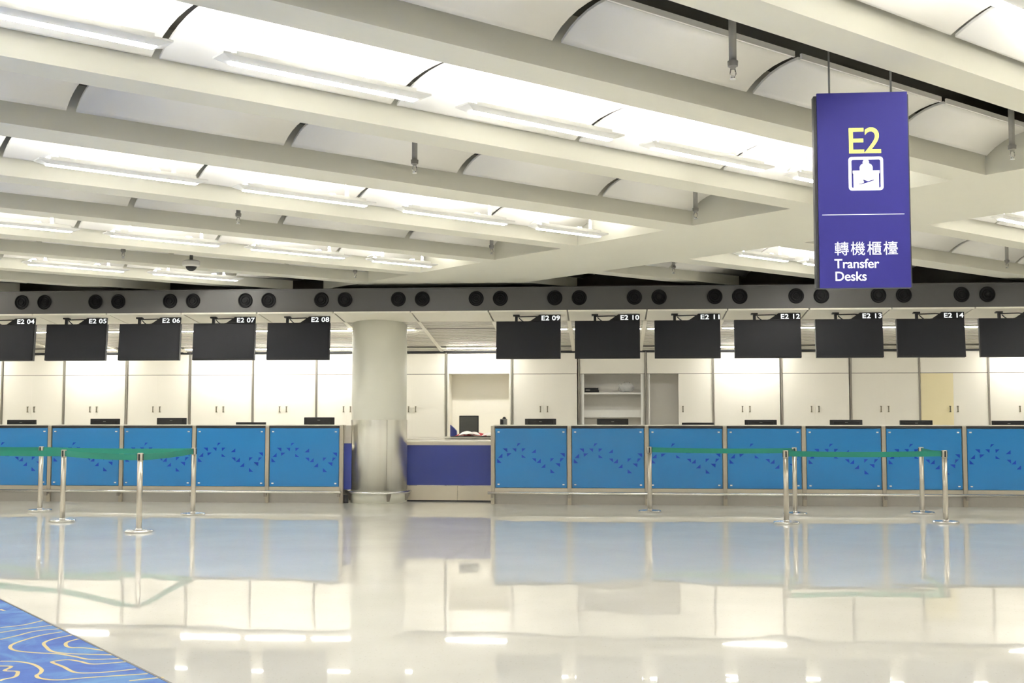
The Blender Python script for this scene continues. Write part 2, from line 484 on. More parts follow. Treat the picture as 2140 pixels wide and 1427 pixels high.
# ------------------------------------------------------------------ pendant ceiling lights
def make_light(length):
    r = empty('ceiling_light')
    L2 = length / 2
    h = MB()                     # shallow tray with splayed rim, open in the middle for the diffuser
    zt, zb = 0.026, 0.0
    wo, wi = 0.074, 0.033
    lo_, li = L2, L2 - 0.075
    out = [(-lo_, -wo), (lo_, -wo), (lo_, wo), (-lo_, wo)]
    inn = [(-li, -wi), (li, -wi), (li, wi), (-li, wi)]
    bm = h.bm
    o0 = [bm.verts.new((x, y, zt)) for x, y in out]; o1 = [bm.verts.new((x, y, zt + 0.012)) for x, y in out]
    i0 = [bm.verts.new((x, y, zb)) for x, y in inn]; i1 = [bm.verts.new((x, y, zt + 0.012)) for x, y in inn]
    for k in range(4):
        j = (k + 1) % 4
        bm.faces.new((o0[k], o0[j], i0[j], i0[k])); bm.faces.new((o0[k], o1[k], o1[j], o0[j]))
        bm.faces.new((o1[k], i1[k], i1[j], o1[j])); bm.faces.new((i0[k], i0[j], i1[j], i1[k]))
    h.build('housing', M['lamp'], r)
    MB().box(-li, li, -wi + 0.004, wi - 0.004, -0.007, 0.02).build('diffuser', M['glow'], r, bevel=0.004)
    up = MB(); up.box(-li + 0.02, li - 0.02, -0.042, -0.037, 0.040, 0.066); up.box(-li + 0.02, li - 0.02, 0.037, 0.042, 0.040, 0.066)
    up.build('uplight_shields', M['lamp'], r)  # added above the tray to shield the coffer walls from the uplight
    f = MB(); f.prism([(-li + 0.03, -0.030), (li - 0.03, -0.030), (li - 0.03, 0.030), (-li + 0.03, 0.030)], 0.004, lambda a, b, c: Vector((a, b, 0.052 + c)))
    f.build('uplight_tube', M['glow_up'], r)
    for s in (-1, 1):
        st = MB(); st.lathe([(0.016, 0.04), (0.016, 0.24)], 10, (s * length * 0.3, 0, 0))
        st.lathe([(0.034, 0.045), (0.03, 0.07), (0.016, 0.08)], 12, (s * length * 0.3, 0, 0))
        st.build('stem', M['lamp'], r)
        MB().tube([(s * length * 0.3 - 0.10, 0.02, 0.05), (s * length * 0.3 - 0.12, 0.02, 0.085), (s * length * 0.3 - 0.17, 0.02, 0.085), (s * length * 0.3 - 0.22, 0.02, 0.05)], 0.007, 6).build('cable_loop', M['lamp'], r)
    return r
protos = {}
LA = math.atan2(U.y, U.x)
lit_sorted = sorted(lamps, key=lambda t: (t[2], t[0]))
placed = []
for s0, s1, v0, v1 in lit_sorted:
    full = (s1 - s0) > 1.5
    ln = 1.43 if full else 1.06
    p = P((s0 + s1) / 2 - 0.035, (v0 + v1) / 2, 2.036)
    e0, e1 = P((s0 + s1) / 2 - ln / 2, (v0 + v1) / 2, 2.05), P((s0 + s1) / 2 + ln / 2, (v0 + v1) / 2, 2.05)
    if max(e0.y, e1.y) > 17.5: continue
    if full not in protos:
        protos[full] = make_light(ln); o = protos[full]; o.location = p; o.rotation_euler = (0, 0, LA)
    else: o = dup(protos[full], p, LA)
    placed.append((o, p, e0, e1, v0, s0, full))
ORD = ['first', 'second', 'third', 'fourth', 'fifth', 'sixth', 'seventh']
rows = {}
for rec in placed:
    o, p, e0, e1, v0, s0, full = rec
    if seen([e0, p, e1]):
        rows.setdefault((round(v0, 2), s0 > 10), []).append(rec)
    else:
        CARD = ['first', 'second', 'third', 'fourth', 'fifth', 'sixth', 'seventh', 'eighth', 'ninth', 'tenth', 'eleventh', 'twelfth', 'thirteenth', 'fourteenth', 'fifteenth', 'sixteenth', 'seventeenth', 'eighteenth', 'nineteenth', 'twentieth']
        ri = [a[0] for a in LIT].index(v0); ci = sorted({a[0] for a in lamps}).index(s0)
        tag(o, 'ceiling light outside the photo, %s row from behind, %s along the row' % (CARD[ri], CARD[ci]), 'ceiling light', 'pendant lights outside the frame')
rn = {(2.16, False): 'the row overhead nearest the camera', (2.16, True): 'the top right corner row nearest the camera',
      (5.42, False): 'the large foreground row crossing the top left', (5.42, True): 'the right edge row beside the hanging blue sign',
      (8.87, False): 'the second lit row from the top left', (8.87, True): 'the short row right of the wide cross beam',
      (12.26, False): 'the third lit row from the top left', (12.26, True): 'the far row beyond the wide cross beam above the grey duct',
      (15.42, False): 'the fourth lit row from the top left', (15.42, True): 'the last row beyond the cross beam',
      (18.55, False): 'the farthest lit row just above the duct at left', (18.55, True): 'the last row far right'}
for key, rs in rows.items():
    rs.sort(key=lambda t: project(t[1])[0])
    for i, rec in enumerate(rs):
        pos = ORD[i] if len(rs) > 1 else 'only'
        tag(rec[0], 'white linear light, %s from left in %s' % (pos, rn.get(key, 'a distant row')) if len(rs) > 1 else 'white linear light hanging alone in %s' % rn.get(key, 'a distant row'), 'ceiling light', 'linear pendant lights in the ceiling coffers')

# ------------------------------------------------------------------ sprinklers and dome camera
def make_sprinkler():
    r = empty('sprinkler')
    MB().lathe([(0.023, 0.05), (0.023, 0.60)], 14).build('pipe', M['sprinkler_pipe'], r)
    MB().lathe([(0.014, 0.0), (0.02, 0.012), (0.030, 0.016), (0.032, 0.048), (0.027, 0.05)], 14).build('socket', M['sprinkler_pipe'], r)
    f = MB()
    f.tube([(-0.012, 0, 0.0), (-0.018, 0, -0.03), (-0.006, 0, -0.055)], 0.004, 6)
    f.tube([(0.012, 0, 0.0), (0.018, 0, -0.03), (0.006, 0, -0.055)], 0.004, 6)
    f.lathe([(0.006, -0.056), (0.008, -0.045), (0.004, -0.04)], 8)
    f.build('head', M['chrome'], r)
    MB().lathe([(0.019, -0.062), (0.020, -0.058), (0.006, -0.055)], 12).build('deflector', M['chrome'], r)
    return r
sp0 = None
SPR = [(5.24, 4.48, 'largest ceiling sprinkler, on a long grey pipe hanging from the dark slot'),
       (5.24, 7.88, 'grey ceiling sprinkler left of centre, above the second lit row of lights'),
       (5.24, 11.2, 'small ceiling sprinkler at left, just below the second lit row'),
       (8.70, 7.95, 'sprinkler near the corner of the plain bay beside the wide cross beam, right of centre'),
       (8.70, 11.35, 'small sprinkler by the bay corner left of the wide cross beam'),
       (8.65, 14.55, 'tiny sprinkler at the far bay corner directly above the E2 08 screen'),
       (5.24, 14.55, 'tiny sprinkler left of the dome camera on the distant ceiling'),
       (11.9, 11.3, 'small sprinkler beyond the wide cross beam above the E2 11 screen'),
       (14.9, 8.0, 'sprinkler at the right edge of the photo, above the E2 15 screen'),
       (8.60, 4.55, 'sprinkler at the right edge, high beside the hanging blue sign')]
for u, v, lab in SPR:
    p = P(u, v, 2.075 if v > 10 else 2.06)
    if sp0 is None: sp0 = make_sprinkler(); sp0.location = p; o = sp0
    else: o = dup(sp0, p, 0)
    tag(o, lab, 'sprinkler', 'ceiling sprinklers')

dc = empty('dome_camera', tuple(P(6.17, 14.6, 1.985)))
dc.scale = (0.74, 0.74, 0.74)
MB().lathe([(0.10, -0.004), (0.13, 0.0), (0.155, 0.015), (0.155, 0.085), (0.12, 0.11), (0.03, 0.115)], 28).build('housing', M['cap_white'], dc)
MB().lathe([(0.0, -0.085), (0.04, -0.079), (0.07, -0.06), (0.092, -0.03), (0.10, -0.003)], 28).build('dome', M['black'], dc)
MB().lathe([(0.03, 0.07), (0.03, 0.45)], 14).build('stem', M['greyp'], dc)
tag(dc, 'white dome security camera with black bubble hanging from the ceiling at left', 'camera')

# ------------------------------------------------------------------ grey duct bulkhead with round nozzles
B0 = 17.61
bulk = empty('air_duct', (0, B0, 3.0))
d = MB(); d.box(-14.5, 12.5, 0.0, 0.50, 0.035, 0.36); d.box(-14.5, 12.5, 0.0, 0.014, 0.0, 0.035)
d.box(-14.5, 12.5, -0.012, 0.0, 0.345, 0.36)
d.build('duct_body', M['bulk'], bulk)
MOD = 1.2085
def make_nozzle(x):
    n = MB()
    n.lathe([(0.10, 0.0), (0.112, -0.006), (0.116, -0.014), (0.110, -0.022), (0.098, -0.020), (0.092, -0.004), (0.070, -0.002), (0.067, -0.014), (0.060, -0.014), (0.056, -0.002), (0.036, -0.002), (0.033, -0.016), (0.026, -0.016), (0.0, -0.012)], 28, (x, 0, 0.186), axis='Y')
    return n
noz = None
for k in range(-3, 17):
    for s in (-0.19, 0.182):
        x = -9.045 + MOD * k + s
        if noz is None:
            noz = make_nozzle(0).build('air_nozzle', M['nozzle'], bulk); noz.location = (x, 0, 0)
        else:
            o = noz.copy(); C.objects.link(o); o.parent = bulk; o.location = (x, 0, 0)
tag(bulk, 'long dark grey metal duct with pairs of round black air nozzles above the counters', 'air duct')

# ------------------------------------------------------------------ sloped soffit, louvres and light lines
def soff(y):    # underside height of the sloped staff-area ceiling
    return 3.0 - (y - 17.62) * 0.125
soffit = struct(empty('ceiling', (0, B0, 3.0)))
S0 = -9.045
for k in range(-4, 17):
    x0, x1 = S0 + MOD * (k - 0.0) + 0.012, S0 + MOD * (k + 1) - 0.012
    mb = MB()
    y0, y1 = 17.635, 18.42
    mb.hexa([(x0, y0, soff(y0) - 0.012), (x1, y0, soff(y0) - 0.012), (x1, y1, soff(y1)), (x0, y1, soff(y1)), (x0, y0, soff(y0) + 0.004), (x1, y0, soff(y0) + 0.004), (x1, y1, soff(y1) + 0.01), (x0, y1, soff(y1) + 0.01)])
    mb.box(x0, x1, 17.585, y0 + 0.002, 2.972, 2.998)
    under(mb.build('soffit_panel', M['soffit']), soffit)
lv = MB()
yy = 18.47
while yy < 21.0:
    if not (18.96 < yy < 19.07 or 20.55 < yy < 20.68):
        z = soff(yy)
        w = 0.062
        lv.hexa([(-14, yy, z), (13, yy, z), (13, yy + w, soff(yy + w) + 0.004), (-14, yy + w, soff(yy + w) + 0.004), (-14, yy, z + 0.015), (13, yy, z + 0.015), (13, yy + w, z + 0.02), (-14, yy + w, z + 0.02)])
    yy += 0.1
under(lv.build('louvre_slats', M['louvre']), soffit)
bk = MB(); bk.hexa([(-14.5, 17.63, 3.008), (13, 17.63, 3.008), (13, 21.07, soff(21.07) + 0.035), (-14.5, 21.07, soff(21.07) + 0.035), (-14.5, 17.63, 3.024), (13, 17.63, 3.024), (13, 21.07, soff(21.07) + 0.06), (-14.5, 21.07, soff(21.07) + 0.06)])
under(bk.build('soffit_backing', M['backing']), soffit)
rb = MB()
for k in range(-4, 17):
    x = S0 + MOD * k
    y0, y1 = 18.42, 21.05
    rb.hexa([(x - 0.03, y0, soff(y0) - 0.006), (x + 0.03, y0, soff(y0) - 0.006), (x + 0.03, y1, soff(y1) - 0.006), (x - 0.03, y1, soff(y1) - 0.006), (x - 0.03, y0, soff(y0) + 0.02), (x + 0.03, y0, soff(y0) + 0.02), (x + 0.03, y1, soff(y1) + 0.02), (x - 0.03, y1, soff(y1) + 0.02)])
under(rb.build('soffit_ribs', M['soffit']), soffit)
WHERE = {-3: 'beyond the left edge of the photo', -2: 'left of the E2 04 screen', -1: 'beside the E2 04 screen', 0: 'between the E2 04 and E2 05 screens', 1: 'between the E2 05 and E2 06 screens', 2: 'between the E2 06 and E2 07 screens', 3: 'between the E2 07 and E2 08 screens',
         4: 'right of the E2 08 screen', 5: 'right of the round column', 6: 'left of the E2 09 screen', 7: 'between the E2 09 and E2 10 screens', 8: 'between the E2 10 and E2 11 screens', 9: 'between the E2 11 and E2 12 screens', 10: 'between the E2 12 and E2 13 screens', 11: 'between the E2 13 and E2 14 screens', 12: 'between the E2 14 and E2 15 screens', 13: 'right of the E2 15 screen'}
def make_line(name, length, y, m, w=0.035):
    r = empty(name)
    MB().box(-length / 2, length / 2, -w, w, 0.0, 0.03).build('casing', M['soffit'], r)
    MB().box(-length / 2 + 0.02, length / 2 - 0.02, -w + 0.014, w - 0.014, -0.011, 0.002).build('tube', m, r)
    return r
fl0 = None
for k in range(-2, 14):
    x = S0 + MOD * (k + 0.5)
    if k == 5: continue
    if k == 4: x -= 0.12
    p = (x, 19.0, soff(19.0) - 0.012)
    if fl0 is None: fl0 = make_line('light_line', 1.13, 19.0, M['strip']); fl0.location = p; o = fl0
    else: o = dup(fl0, p, 0)
    nm_ = {-2: 'beyond the left edge', -1: 'behind the leftmost screen', 0: 'behind the second screen from left', 1: 'behind the third screen from left', 2: 'behind the fourth screen from left', 3: 'behind the screen left of the column', 4: 'touching the left side of the column', 6: 'in the open gap right of the column', 7: 'behind the first screen right of the column', 8: 'behind the second screen right of the column', 9: 'behind the third screen right of the column', 10: 'behind the fourth screen right of the column', 11: 'behind the fifth screen right of the column', 12: 'behind the sixth screen right of the column', 13: 'behind the rightmost screen'}
    tag(o, 'front light line in the soffit, %s' % nm_.get(k, 'by the screens'), 'light', 'front light lines of the soffit')

# ------------------------------------------------------------------ back wall cabinets
RW = 21.08
EDG = [-13.83, -12.61, -11.40, -10.185, -8.965, -7.750, -6.552, -5.350, -4.137, -2.929, -1.715, -0.494, 0.715, 1.915, 3.130, 4.345, 5.541, 6.735, 7.945]
CAB_AT = ['beyond the left edge of the photo', 'cut by the left edge of the photo', 'between the leftmost and second screens', 'below the second screen from left', 'below the third screen from left', 'below the fourth screen from left', 'below the screen left of the column',
          'partly hidden by the left side of the round column', 'just right of the round column', '', 'below the first screen right of the column', '', '', 'below the fourth screen right of the column', 'below the fifth screen right of the column', 'below the sixth screen right of the column', 'left of the rightmost screen', 'below the rightmost screen']
def make_cabinet(w, style='double'):
    r = empty('wall_cabinet')
    g = 0.022
    x0, x1 = g, w - g
    b = MB()
    if style == 'double':
        b.box(x0, x1, 0.07, 0.55, 0.98, 2.16)
        b.box(x0, x1, 0.07, 0.55, 2.16, 2.54)
    else:
        b.box(x0, x1, 0.03, 0.55, 2.16, 2.54)
        b.box(x0, x1, 0.50, 0.55, 0.98, 2.16)
        b.box(x0, x0 + 0.03, 0.03, 0.50, 0.98, 2.16); b.box(x1 - 0.03, x1, 0.03, 0.50, 0.98, 2.16)
        b.box(x0 + 0.03, x1 - 0.03, 0.03, 0.50, 0.98, 1.0)
    b.build('carcass', M['greyint'] if style != 'double' else M['cream'], r)
    MB().box(x0, x1, 0.0, 0.028, 2.158, 2.53).build('fascia', M['cream'], r)
    MB().box(x0, x1, 0.0, 0.035, 0.965, 0.995).build('sill', M['cream'], r)
    MB().box(x0, x1, 0.003, 0.02, 2.147, 2.157).build('gap_shade_strip', M['mullion'], r)  # grey strip stands in for the shade in the gap under the fascia
    MB().box(x0, x1, 0.02, 0.50, 0.0, 0.96).build('base_unit', M['cream'], r)
    m = w / 2 - 0.02
    dg = 0.0004
    def door(a, b_, mat_, hx):
        dd = MB().box(a, b_, 0.0, 0.026, 1.0, 2.146).build('door', mat_, r)
        h = MB(); h.box(hx - 0.008, hx + 0.008, -0.03, -0.018, 1.455, 1.565); h.box(hx - 0.012, hx + 0.012, -0.03, 0.0, 1.455, 1.468); h.box(hx - 0.012, hx + 0.012, -0.03, 0.0, 1.552, 1.565)
        h.build('handle', M['handle'], dd)
    if style == 'double':
        door(x0, m - dg, M['cream'], m - 0.065); door(m + dg, x1, M['cream'], m + 0.065)
    elif style == 'yellow':
        door(x0, m - dg, M['yellow_cream'], m - 0.065); door(m + dg, x1, M['cream'], m + 0.065)
    elif style == 'half':
        door(m + 0.0, x1, M['cream'], m + 0.075)
        MB().box(x0 + 0.03, x0 + 0.05, 0.0, 0.03, 1.0, 2.146).build('edge_trim', M['shelf'], r)
    elif style == 'shelves':
        for a in (x0 + 0.03, x1 - 0.07):
            MB().box(a, a + 0.04, 0.0, 0.03, 0.99, 2.146).build('edge_trim', M['shelf'], r)
        for z, t, col in ((1.785, 0.03, 'shelf'), (1.36, 0.135, 'shelf')):
            MB().box(x0 + 0.03, x1 - 0.03, 0.05 if t < 0.1 else 0.10, 0.50, z, z + t).build('shelf', M[col], r)
    return r
cab0 = None
for i, (x0, x1) in enumerate(zip(EDG, EDG[1:])):
    if i == 9: continue
    st = {11: 'shelves', 12: 'half', 16: 'yellow'}.get(i, 'double')
    if st == 'double':
        if cab0 is None: cab0 = make_cabinet(1.2085); cab0.location = (x0, RW, 0); o = cab0
        else: o = dup(cab0, (x0, RW, 0), 0)
        tag(o, 'closed cream back-wall cabinet %s' % CAB_AT[i], 'cabinet', 'cabinets along the back wall')
    else:
        o = make_cabinet(1.2085, st); o.location = (x0, RW, 0)
        tag(o, {'shelves': 'open cream cabinet without doors showing white shelves, below the E2 10 screen', 'half': 'cream cabinet with its left door open showing a grey interior, below the E2 11 screen', 'yellow': 'cream cabinet with a yellowed left door, below the gap between E2 14 and E2 15'}[st], 'cabinet', 'cabinets along the back wall')
# the recessed desk niche between columns of cabinets
nx0, nx1 = EDG[9], EDG[10]
ni = empty('desk_niche', (nx0, RW, 0)); w = nx1 - nx0
b = MB(); b.box(0.022, w - 0.022, 0.0, 0.55, 2.16, 2.53); b.box(0.022, w - 0.022, 0.50, 0.55, 0.0, 2.16); b.box(0.022, 0.05, 0.0, 0.50, 0.0, 2.16); b.box(w - 0.05, w - 0.022, 0.0, 0.50, 0.0, 2.16)
b.build('surround', M['cream'], ni)
MB().box(0.022, w - 0.022, -0.50, 0.50, 0.985, 1.018).build('desk_top', M['counter_top'], ni)
MB().box(0.022, 0.85, -0.48, 0.45, 0.80, 0.972).build('drawer', M['cream'], ni)
MB().box(0.90, w - 0.022, -0.46, 0.45, 0.80, 0.96).build('drawer', M['paper'], ni)
tag(ni, 'cream recessed desk niche under a bright fascia, right of the round column', 'desk')

for i, x in enumerate(EDG):
    o = MB().box(-0.014, 0.014, -0.02, 0.03, 0.0, 2.55).build('trim_%d' % (i + 1), M['mullion']); o.location = (x, RW, 0); struct(o)
o = MB().box(-14.5, 12.0, -0.01, 0.03, 2.545, 2.575).build('trim_30', M['dark']); o.location = (0, RW, 0); struct(o)
bw = MB().box(-14.5, 12.0, 0.0, 0.1, 2.575, 3.2).build('wall_upper', M['louvre']); bw.location = (0, RW + 0.02, 0); struct(bw)

# wall-washing second line of light, only over some cabinets
wl = None
for i in (3, 5, 7, 9, 13, 17, 1, 6):
    x = (EDG[i] + EDG[i + 1]) / 2 + 0.02
    p = (x, 20.62, soff(20.62) - 0.02)
    if wl is None: wl = make_line('light_line', 1.12, 20.62, M['wallstrip']); wl.location = p; o = wl
    else: o = dup(wl, p, 0)
    tag(o, 'rear light line over the cabinet %s' % (CAB_AT[i] or 'gap above the desk niche'), 'light', 'rear light lines near the back wall')

# things in the open cabinet and on the niche desk
bx = empty('flat_box', (EDG[11] + 0.10, RW + 0.16, 1.816))
MB().box(0, 0.26, 0, 0.2, 0, 0.045).box(0.0, 0.25, 0.005, 0.2, 0.048, 0.085).build('case', M['black'], bx, bevel=0.003)
MB().box(0.02, 0.10, -0.002, 0.001, 0.04, 0.05).build('label_strip', M['paper'], bx)
tag(bx, 'flat black box lying on the upper left of the open shelf', 'box')
bag = MB()
random.seed(4)
bmesh.ops.create_icosphere(bag.bm, subdivisions=3, radius=1.0)
for v in bag.bm.verts:
    n = v.co.normalized()
    k = 1 + 0.16 * math.sin(7 * n.x + 3 * n.z) * math.cos(6 * n.y + 2) + 0.08 * random.uniform(-1, 1)
    v.co = Vector((n.x * 0.14 * k, n.y * 0.10 * k, max(n.z * 0.095 * k, -0.09)))
for f in bag.bm.faces: f.smooth = True
bo = bag.build('plastic_bag', M['bag']); bo.location = (EDG[11] + 0.86, RW + 0.25, 1.906)
tag(bo, 'crumpled clear plastic bag on the right of the open shelf', 'bag')

pc = empty('desk_screen', (-2.47, 20.78, 1.019))
MB().box(-0.175, 0.175, 0.0, 0.04, 0.04, 0.375).box(-0.09, 0.09, -0.06, 0.12, 0.0, 0.015).box(-0.03, 0.03, 0.03, 0.06, 0.01, 0.2).build('body', M['black'], pc, bevel=0.006)
MB().box(-0.158, 0.158, -0.003, 0.001, 0.06, 0.355).build('display', mat('dull_screen', srgb(64, 65, 60), 0.4, noise=0.03), pc)
tag(pc, 'black upright computer screen on the niche desk right of the column', 'monitor')
fb = empty('magazine_file', (-2.80, 20.72, 1.019))
def ff(a, b_, c): return Vector((a, c, b_))
MB().prism([(0, 0), (0.12, 0), (0.115, 0.10), (0.07, 0.15), (0.0, 0.21)], 0.09, ff).build('body', M['indigo'], fb)
tag(fb, 'blue sloping magazine file left of the upright screen on the niche desk', 'file holder')
pp = empty('paper_stack', (-2.68, 20.60, 1.019))
def sheet(mb, x, y, z, w_, d_, a, bend=0.03, slope=0.0):
    m_ = Matrix.Translation((x, y, z)) @ Matrix.Rotation(a, 4, 'Z')
    n = 8; A = []; 
    for i in range(n + 1):
        t = i / n
        zz = bend * math.sin(math.pi * t)
        A.append([mb.bm.verts.new(m_ @ Vector((w_ * t, yy_, zz + q + yy_ * slope * abs(math.sin(math.pi * t)) ** 0.5))) for yy_ in (0, d_) for q in (0, 0.003)])
    for p_, q_ in zip(A, A[1:]):
        for k in ((0, 1), (1, 3), (3, 2), (2, 0)):
            mb.bm.faces.new((p_[k[0]], q_[k[0]], q_[k[1]], p_[k[1]]))
    mb.bm.faces.new((A[0][0], A[0][1], A[0][3], A[0][2])); mb.bm.faces.new((A[-1][0], A[-1][2], A[-1][3], A[-1][1]))
m1 = MB(); m1.box(-0.09, 0.86, -0.05, 0.2, 0.0, 0.008); m1.build('desk_mat', M['black'], pp)
m2 = MB(); sheet(m2, -0.02, 0.0, 0.009, 0.56, 0.2, 0.03, 0.012, 0.30); m2.build('red_folder', M['red'], pp)
m3 = MB(); sheet(m3, 0.04, -0.01, 0.016, 0.30, 0.17, 0.05, 0.03, 0.30); sheet(m3, 0.16, -0.02, 0.03, 0.24, 0.14, -0.3, 0.02, 0.25); sheet(m3, 0.46, 0.0, 0.012, 0.30, 0.18, 0.08, 0.02, 0.22)
m3.build('papers', M['paper'], pp)
tag(pp, 'untidy red and white papers on a black mat in front of the upright screen', 'papers')
ph = empty('desk_telephone', (-1.83, 20.72, 1.019))
MB().box(-0.07, 0.05, 0, 0.12, 0, 0.315).build('body', M['greyp'], ph, bevel=0.008)
MB().lathe([(0.034, 0), (0.034, 0.012), (0.026, 0.028), (0.012, 0.036), (0, 0.038)], 18, (0.0, 0.06, 0.315)).build('rounded_top', M['black'], ph)
MB().box(-0.068, -0.01, -0.004, 0.0, 0.02, 0.30).build('dark_front', M['black'], ph)
tag(ph, 'small grey desk device with a rounded black top at the right end of the niche', 'device')

# ------------------------------------------------------------------ check-in counters
D0 = 18.29
TRIS = [(0.025, 0.487, 0.025, 0.416, 0.085, 0.416), (0.038, 0.503, 0.098, 0.503, 0.098, 0.574), (0.102, 0.663, 0.166, 0.663, 0.166, 0.599), (0.161, 0.579, 0.225, 0.579, 0.166, 0.523), (0.238, 0.663, 0.295, 0.663, 0.289, 0.604), (0.314, 0.749, 0.357, 0.749, 0.302, 0.695), (0.370, 0.663, 0.425, 0.663, 0.374, 0.604), (0.370, 0.558, 0.370, 0.508, 0.429, 0.503), (0.506, 0.587, 0.569, 0.587, 0.569, 0.650), (0.514, 0.494, 0.569, 0.494, 0.573, 0.431), (0.578, 0.418, 0.637, 0.418, 0.637, 0.487), (0.641, 0.335, 0.701, 0.335, 0.701, 0.401), (0.773, 0.497, 0.824, 0.497, 0.773, 0.437), (0.773, 0.315, 0.773, 0.249, 0.833, 0.249), (0.841, 0.413, 0.909, 0.413, 0.905, 0.350), (0.905, 0.431, 0.913, 0.497, 0.960, 0.497), (0.909, 0.582, 0.973, 0.582, 0.973, 0.518)]
def make_counter():
    r = empty('checkin_counter'); w = MOD
    b = MB()
    b.box(0.0, w, 0.03, 0.07, 0.0, 1.205)            # front leaf
    b.box(0.01, 0.04, 0.07, 0.85, 0.0, 0.78); b.box(w - 0.04, w - 0.01, 0.07, 0.85, 0.0, 0.78)
    b.build('carcass', M['carcass'], r)
    MB().box(0.0, w, 0.05, 0.95, 0.78, 0.81).build('worktop', M['counter_top'], r)
    MB().box(0.0, w, 0.0, 0.33, 1.230, 1.246).build('ledge', M['counter_top'], r)
    MB().box(0.03, w - 0.03, -0.004, 0.05, 1.198, 1.232).build('ledge_edge', M['counter_edge'], r)
    f = MB()
    gx0, gx1, gz0, gz1 = 0.042, w - 0.042, 0.262, 1.19
    f.box(gx0, gx1, 0.0, 0.018, gz0, gz1)
    f.mi = 1
    for t in TRIS:
        pts = [(gx0 + (gx1 - gx0) * t[i], gz0 + (gz1 - gz0) * t[i + 1]) for i in (0, 2, 4)]
        f.prism(pts, -0.0012, lambda a, b_, c: Vector((a, c + 0.0, b_)))
    pnl = f.build('glass_panel', [M['glass_blue'], M['tri']], r)
    for x in (gx0 + 0.05, gx1 - 0.05):
        for z in (gz0 + 0.05, gz1 - 0.055):
            MB().box(x - 0.016, x + 0.016, -0.012, 0.0, z - 0.010, z + 0.010).build('fixing_clip', M['shelf'], pnl)
    MB().box(-0.030, 0.030, -0.016, 0.03, 0.0, 1.229).build('post', M['satin'], r, bevel=0.004)
    MB().box(0.03, w - 0.03, 0.0, 0.03, 0.185, 0.255).build('lower_band', M['kick'], r)
    MB().box(0.0, w, 0.035, 0.05, 0.0, 0.185).build('kick_plate', M['kick'], r)
    return r
SCR_L = {-1: 'E2 04', 0: 'E2 05', 1: 'E2 06', 2: 'E2 07', 3: 'E2 08'}
SCR_R = {0: 'E2 09', 1: 'E2 10', 2: 'E2 11', 3: 'E2 12', 4: 'E2 13', 5: 'E2 14', 6: 'E2 15'}
c0 = None
LX0, RX0 = -9.055, -1.792
counters = [(LX0 + MOD * k, s, 'L') for k, s in SCR_L.items()] + [(RX0 + MOD * k, s, 'R') for k, s in SCR_R.items()]
for x, s, side in counters:
    if c0 is None: c0 = make_counter(); c0.location = (x, D0, 0); o = c0
    else: o = dup(c0, (x, D0, 0), 0)
    pass
    tag(o, 'blue glass check-in counter below the %s' % NAME[s], 'counter', 'check-in counters')
e1 = empty('counter_end', (LX0 + MOD * 4, D0, 0))
MB().box(-0.03, 0.03, -0.016, 0.05, 0.0, 1.24).build('post', M['satin'], e1, bevel=0.004)
MB().box(0.03, 0.15, 0.03, 0.10, 0.95, 1.236).build('cap_panel', M['steel'], e1)
MB().box(0.03, 0.152, 0.05, 0.08, 0.215, 0.95).build('side_panel', M['indigo'], e1)
MB().box(0.03, 0.10, 0.05, 0.08, 0.0, 0.13).build('plinth', M['dark'], e1)
tag(e1, 'steel end post with a dark indigo strip at the left counter run, beside the column', 'post')
e2 = empty('counter_end', (RX0 + MOD * 7, D0, 0))
MB().box(-0.03, 0.03, -0.016, 0.05, 0.0, 1.24).build('post', M['satin'], e2, bevel=0.004)
tag(e2, 'steel end post of the right counter run beyond the right edge', 'post')

def rail(x0, x1, br, lab):
    r = empty('bumper_rail', ((x0 + x1) / 2, D0 - 0.10, 0.18))
    h = (x1 - x0) / 2
    MB().tube([(-h, 0, 0), (h, 0, 0)], 0.021, 12).build('tube', M['rail'], r)
    for x in br:
        b_ = MB(); b_.box(x - 0.012, x + 0.012, 0.0, 0.13, -0.05, -0.015); b_.box(x - 0.02, x + 0.02, -0.008, 0.02, -0.075, -0.012)
        q = b_.build('bracket', M['mullion'], r); q.location = (-(x0 + x1) / 2, 0, 0)
    tag(r, lab, 'rail')
rail(LX0 - MOD - 0.2, LX0 + MOD * 4 + 0.02, [LX0 + MOD * k for k in range(-1, 4)] + [LX0 + MOD * 4 - 0.02], 'polished steel bumper rail along the foot of the left blue counters')
rail(RX0 - 0.07, RX0 + MOD * 7, [RX0 + MOD * k for k in range(0, 7)], 'polished steel bumper rail along the foot of the right blue counters')

# staff monitors standing behind the counters, seen from the back
def make_monitor():
    r = empty('monitor')
    b = MB(); b.box(-0.255, 0.255, 0.0, 0.03, 0.20, 0.50); b.box(-0.20, 0.20, -0.02, 0.0, 0.23, 0.475)
    b.build('casing', M['black'], r, bevel=0.006)
    s = MB(); s.box(-0.035, 0.035, -0.03, -0.02, 0.01, 0.35); s.build('neck', M['black'], r)
    MB().lathe([(0.11, 0.0), (0.11, 0.008), (0.09, 0.013)], 24, (0, -0.01, 0)).build('foot', M['black'], r)
    MB().box(-0.022, 0.022, -0.0215, -0.02, 0.450, 0.460).build('badge', M['greyp'], r)
    return r
MON = [(-9.89, 1.323, 'E2 04'), (-8.428, 1.34, 'E2 05'), (-7.274, 1.356, 'E2 06'), (-5.914, 1.284, 'E2 07'), (-4.755, 1.364, 'E2 08'), (-1.074, 1.341, 'E2 09'), (0.102, 1.341, 'E2 10'), (1.474, 1.279, 'E2 11'), (2.477, 1.326, 'E2 12'), (3.825, 1.326, 'E2 13'), (4.919, 1.319, 'E2 14'), (6.345, 1.312, 'E2 15')]
m0 = None
